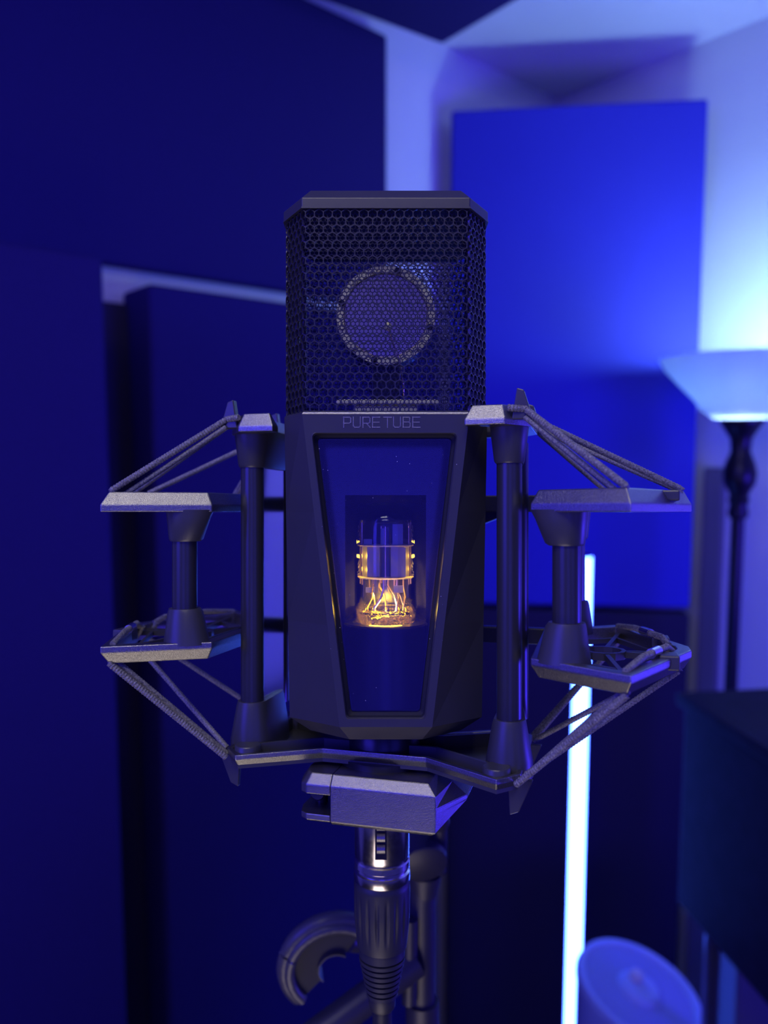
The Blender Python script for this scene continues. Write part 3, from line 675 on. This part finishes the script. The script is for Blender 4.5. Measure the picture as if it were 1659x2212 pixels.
mo(MB(S).lathe([(0.01, -70.2), (10.5, -70.2), (10.5, -63), (9.5, -61.7), (0.01, -61.7)], 48), 'threaded_hub', M['black'], smooth=True)
# stand block
pln = lambda i, z_: [(-10 if False else x_, y_, z_) for x_, y_ in i]
P0 = [(-10, -19), (19.4, -19), (27, -6), (27, 8), (19, 14), (-10, 14)]
def ins(d_, tip): return [(-10, -19 + d_), (19.4 - d_ * 1.2, -19 + d_), (25.6 - tip, -6 + d_ * .4), (25.6 - tip, 8), (19 - d_, 14 - d_), (-10, 14 - d_)]
rings_ = [[(x_, y_, z_) for x_, y_ in ins(d_, t_)] for z_, d_, t_ in ((-85.8, 1.0, 7.5), (-84.8, 0, 6), (-79.6, 0, 0), (-78.4, 0, 0), (-75.0, 0, 4.2), (-72.3, 2.0, 8.5))]
mo(MB(S).loft(rings_), 'stand_block', M['block'], bevel=.0003)
arm = [(-20.3, -13), (-19.0, -17.6), (-17, -19), (-10, -19), (-10, 14), (-18, 14), (-20.3, 9)]
arm2 = [(-18.6, -11), (-17.6, -15.2), (-16, -17.0), (-10, -17.0), (-10, 11.4), (-16.5, 11.4), (-18.6, 8)]
mo(MB(S).loft([[(x_, y_, -77.6) for x_, y_ in arm], [(x_, y_, -75.0) for x_, y_ in arm], [(x_, y_, -72.3) for x_, y_ in arm2]]), 'block_jaw', M['block'], bevel=.0003)
mo(MB(S).loft([[(x_, y_, -85.8) for x_, y_ in arm2], [(x_, y_, -84.8) for x_, y_ in arm], [(x_, y_, -83.0) for x_, y_ in arm]]), 'block_jaw', M['block'], bevel=.0003)
mo(MB(S).tube([(-16, -9, -83.2), (-16, -9, -77.4)], 1.8, 20), 'pinch_screw', M['black'], smooth=True)
mo(MB(S).lathe([(0.01, 1.0), (2.0, 1.0), (2.4, .4), (2.4, -1), (.01, -1)], 20, (-16.0, -12, -79.4), 'y'), 'pinch_nut', M['mountd'], smooth=True)
mo(MB(S).lathe([(0.01, -75), (13, -75), (13, -70.6), (0.01, -70.6)], 32, (0, 0, 0)), 'block_neck', M['black'], smooth=True)
# ---- elastic cords
def cord(p, r_=.75):
    mo(MB(S).tube(p, r_, 10, rib=.42), 'elastic_cord', M['cord'], smooth=True)
for s_ in (-1, 1):
    for f_ in (-1, 1):
        hk = (s_ * 42.5, f_ * 16.5, 26.6)
        cord([(s_ * 38, f_ * 17.5, 27), hk, (s_ * 66.5, f_ * 36.5, 5.9), (s_ * 66.5, f_ * 33, 3)], .85)
        cord([(s_ * 43, f_ * 15, 24.8), (s_ * 81.5, f_ * 4.0, 5.9), (s_ * 79, f_ * 4, 2)], .8)
        cord([(s_ * 42.5, f_ * 16.8, 24.4), (s_ * 65, f_ * 33.5, 4.5)], .7)
        cord([(s_ * 40.5, f_ * 20.5, -69.2), (s_ * 66.6, f_ * 37, -41.2), (s_ * 67.3, f_ * 34, -36.2)], .85)
        cord([(s_ * 41.5, f_ * 18.0, -69.0), (s_ * 66.0, f_ * 34.5, -41.0)], .8)
        cord([(s_ * 42.5, f_ * 16.0, -68.0), (s_ * 81.0, f_ * 4.0, -41.2), (s_ * 78, f_ * 4, -36)], .75)
    # cord running over the lower wing between corners
    for f_ in (-1, 1):
        cord([(s_ * 66.5, f_ * 36, -36.0), (s_ * 71, f_ * 24, -34.6), (s_ * 77.5, f_ * 8, -34.6), (s_ * 79, f_ * 4, -36.2)], .85)
        mo(MB(S).tube([(s_ * 73.0, f_ * 19, -34.6), (s_ * 75.0, f_ * 14, -34.6)], 1.25, 14), 'crimp_sleeve', M['chrome'], smooth=True)

# ================================================================== CABLE PLUG
XB = (-.6, 7.5, -111)
cab_ = local_empty('microphone_cable', 'black cable with shiny metal plug hanging straight below the shock mount', 'cable', XB)
c3 = (-.6, 7.5, 0)
def co(mb, name, m, parent=None, **kw): return mb.obj(name, m, parent or cab_, off=XB, **kw)
sh = co(MB(S).lathe([(0.01, -86.2), (8.3, -86.2), (8.3, -103.2), (8.0, -103.6), (8.0, -104.6), (8.35, -105.0), (8.35, -106.6), (7.9, -107.0), (7.9, -107.8), (8.5, -108.2), (8.5, -110.6), (8.1, -111.2), (0.01, -111.2)], 64, c3), 'plug_shell', M['chrome'], smooth=True)
co(MB(S).box(-2.6, .8, -1.2, 0.8, -101.6, -86.4), 'latch_slot', M['black'], sh)
for i in range(4):
    zz = -88.4 - i * 3.3
    co(MB(S).tube([(-2.1, -1.1, zz), (.3, -1.1, zz)], 1.45, 14), 'latch_rib', M['mount'], sh, smooth=True)
def flute(a_, z_):
    if z_ > -113.5 or z_ < -128.5: return 1
    k_ = math.sin(math.pi * (-113.5 - z_) / 15.0); return 1 - .055 * k_ * max(0, math.cos(a_ * 18)) ** 1.5
prof = [(8.1, -111.2)] + [(8.5 - .9 * max(0, (-120 - z_) / 10) ** 1.3 if z_ < -120 else 8.5, z_) for z_ in [-112 - .9 * i for i in range(21)]] + [(7.4, -131.2)]
bt = co(MB(S).lathe(prof, 216, c3, mod=flute), 'rubber_boot', M['rubber'], smooth=True)
pf = []; z_ = -131.2; r_ = 7.4
pf += [(6.9, -131.4), (6.9, -134)]
for i in range(7):
    rr = 6.9 - i * .36; zz = -134.0 - i * 1.75
    pf += [(rr - .9, zz), (rr - .9, zz - .5), (rr, zz - .6), (rr, zz - 1.6), (rr - .9, zz - 1.75)]
pf += [(4.2, -146.4), (4.0, -149.5), (3.4, -150.5), (3.0, -150.5)]
co(MB(S).lathe(pf, 48, c3), 'strain_relief', M['rubber'], smooth=True)
fl = RIG.inverted() @ Vector((0, .42, .01)); fl = fl * 1000
co(MB(S).tube([(-.6, 7.5, -148), (-.4, 7.5, -175), (0.2, 9, -230), (2, 20, -420), (6, 60, -800), (20, 110, -1250), (fl.x + 60, fl.y - 40, fl.z + 4)], 3.0, 14), 'cable_cord', M['cable'], smooth=True)

# ================================================================== MIC STAND (world upright)
SY = .315
sb = at(912, 2000, SY); sb0 = Vector((sb.x, sb.y, 0))
st = empty('microphone_stand', 'dark grey microphone stand with tilting joint behind the cable plug', 'microphone stand', Matrix.Translation(sb0))
def so(mb, name, m, **kw): return mb.obj(name, m, st, off=sb0, **kw)
def W(px, py, y=SY): return at(px, py, y)
def sr(px, y=SY): return px * y / F
top = W(915, 1905)
so(MB().tube([(sb0.x, sb0.y, .03), (sb0.x, sb0.y, top.z)], sr(30), 32), 'pole', M['stand'], smooth=True)
so(MB().tube([W(886, 1985, SY - .006), W(884, 2165, SY - .006)], sr(17), 16), 'clutch_lever', M['stand'], smooth=True)
so(MB().tube([W(912, 2160), W(912, 2300)], sr(38), 32), 'clutch_collar', M['stand'], smooth=True)
kc = W(918, 1868, SY - .012); kd = (Vector((0.15, -1, -.35))).normalized()
so(MB().tube([kc - kd * .012, kc, kc + kd * .0005], [sr(50), sr(50), sr(46)], 40), 'tilt_knob', M['stand'], smooth=True)
so(MB().tube([W(916, 1930), W(916, 1885)], [sr(30), sr(40)], 28), 'joint_body', M['stand'], smooth=True)
so(MB().tube([W(948, 1880, SY + .0), W(950, 1770, SY - .01)], sr(17), 20), 'joint_neck', M['stand'], smooth=True)
so(MB().tube([W(900, 1890, SY + .02), W(900, 1772, SY + .0)], sr(22), 20), 'joint_neck', M['black'], smooth=True)
# boom arm running down to the left
p0, p1 = W(900, 2075, SY - .004), W(560, 2330, SY - .03)
so(MB().tube([p0, p1], sr(34), 20), 'boom_arm', M['stand'], smooth=True)
for a_ in range(3):
    an = R(120 * a_ + 75); so(MB().tube([(sb0.x, sb0.y, .10), (sb0.x + .32 * math.cos(an), sb0.y + .32 * math.sin(an), .012)], .009, 12), 'leg', M['stand'], smooth=True)
# half round padded holder
HYd = .30
hc = W(722, 2080, HYd); ux = Vector((1, .18, .0)).normalized(); uz = Vector((0.0, -.10, 1)).normalized(); un = uz.cross(ux).normalized()
if un.y > 0: un = -un
def arcring(r_, a0, a1, dpt, n_=40): return [hc + (ux * math.cos(R(a0 + (a1 - a0) * i / n_)) + uz * math.sin(R(a0 + (a1 - a0) * i / n_))) * r_ + un * dpt for i in range(n_ + 1)]
r1, r0 = sr(117, HYd), sr(37, HYd); a0, a1 = 52, 224
def shell(ri, ro, t0_, t1_, a0=a0, a1=a1, n_=40):
    mb = MB(); q = [arcring(ri, a0, a1, t0_, n_), arcring(ro, a0, a1, t0_, n_), arcring(ro, a0, a1, t1_, n_), arcring(ri, a0, a1, t1_, n_)]
    rings_ = [[q[j][i] for j in range(4)] for i in range(n_ + 1)]; return mb.loft(rings_)
so(shell(r0, r1 * .93, .002, -.004), 'cable_hook', M['hook'])
so(shell(r0, r0 * 1.08, .004, -.006), 'hook_collar', M['stand'])
mb = MB(); pts = arcring(r1 * .95, a0, a1, .0, 60); mb.tube(pts, .0036, 12); so(mb, 'hook_pad', M['leather'], smooth=True)
mb = MB(); pts = arcring(r1 * .88, a0, a1, .003, 60); mb.tube(pts, .0022, 10); so(mb, 'hook_pad', M['leather'], smooth=True)
# link between hook and boom, and rear arm that carries the shock mount
ha = hc + (ux * math.cos(R(54)) + uz * math.sin(R(54))) * (r0 * 1.6)
hb = W(880, 2090, SY - .006)
so(MB().tube([ha, ha.lerp(hb, .5) + Vector((0, .006, 0)), hb], .0035, 12), 'hook_stem', M['stand'], smooth=True)
spine = (RIG @ ROT) @ (Vector((2, 32, -69)) * S)
so(MB().tube([W(948, 1776, SY - .01), spine.lerp(W(948, 1776, SY - .01), .35) + Vector((0, .006, .0)), spine], .0045, 16), 'carrying_arm', M['stand'], smooth=True)
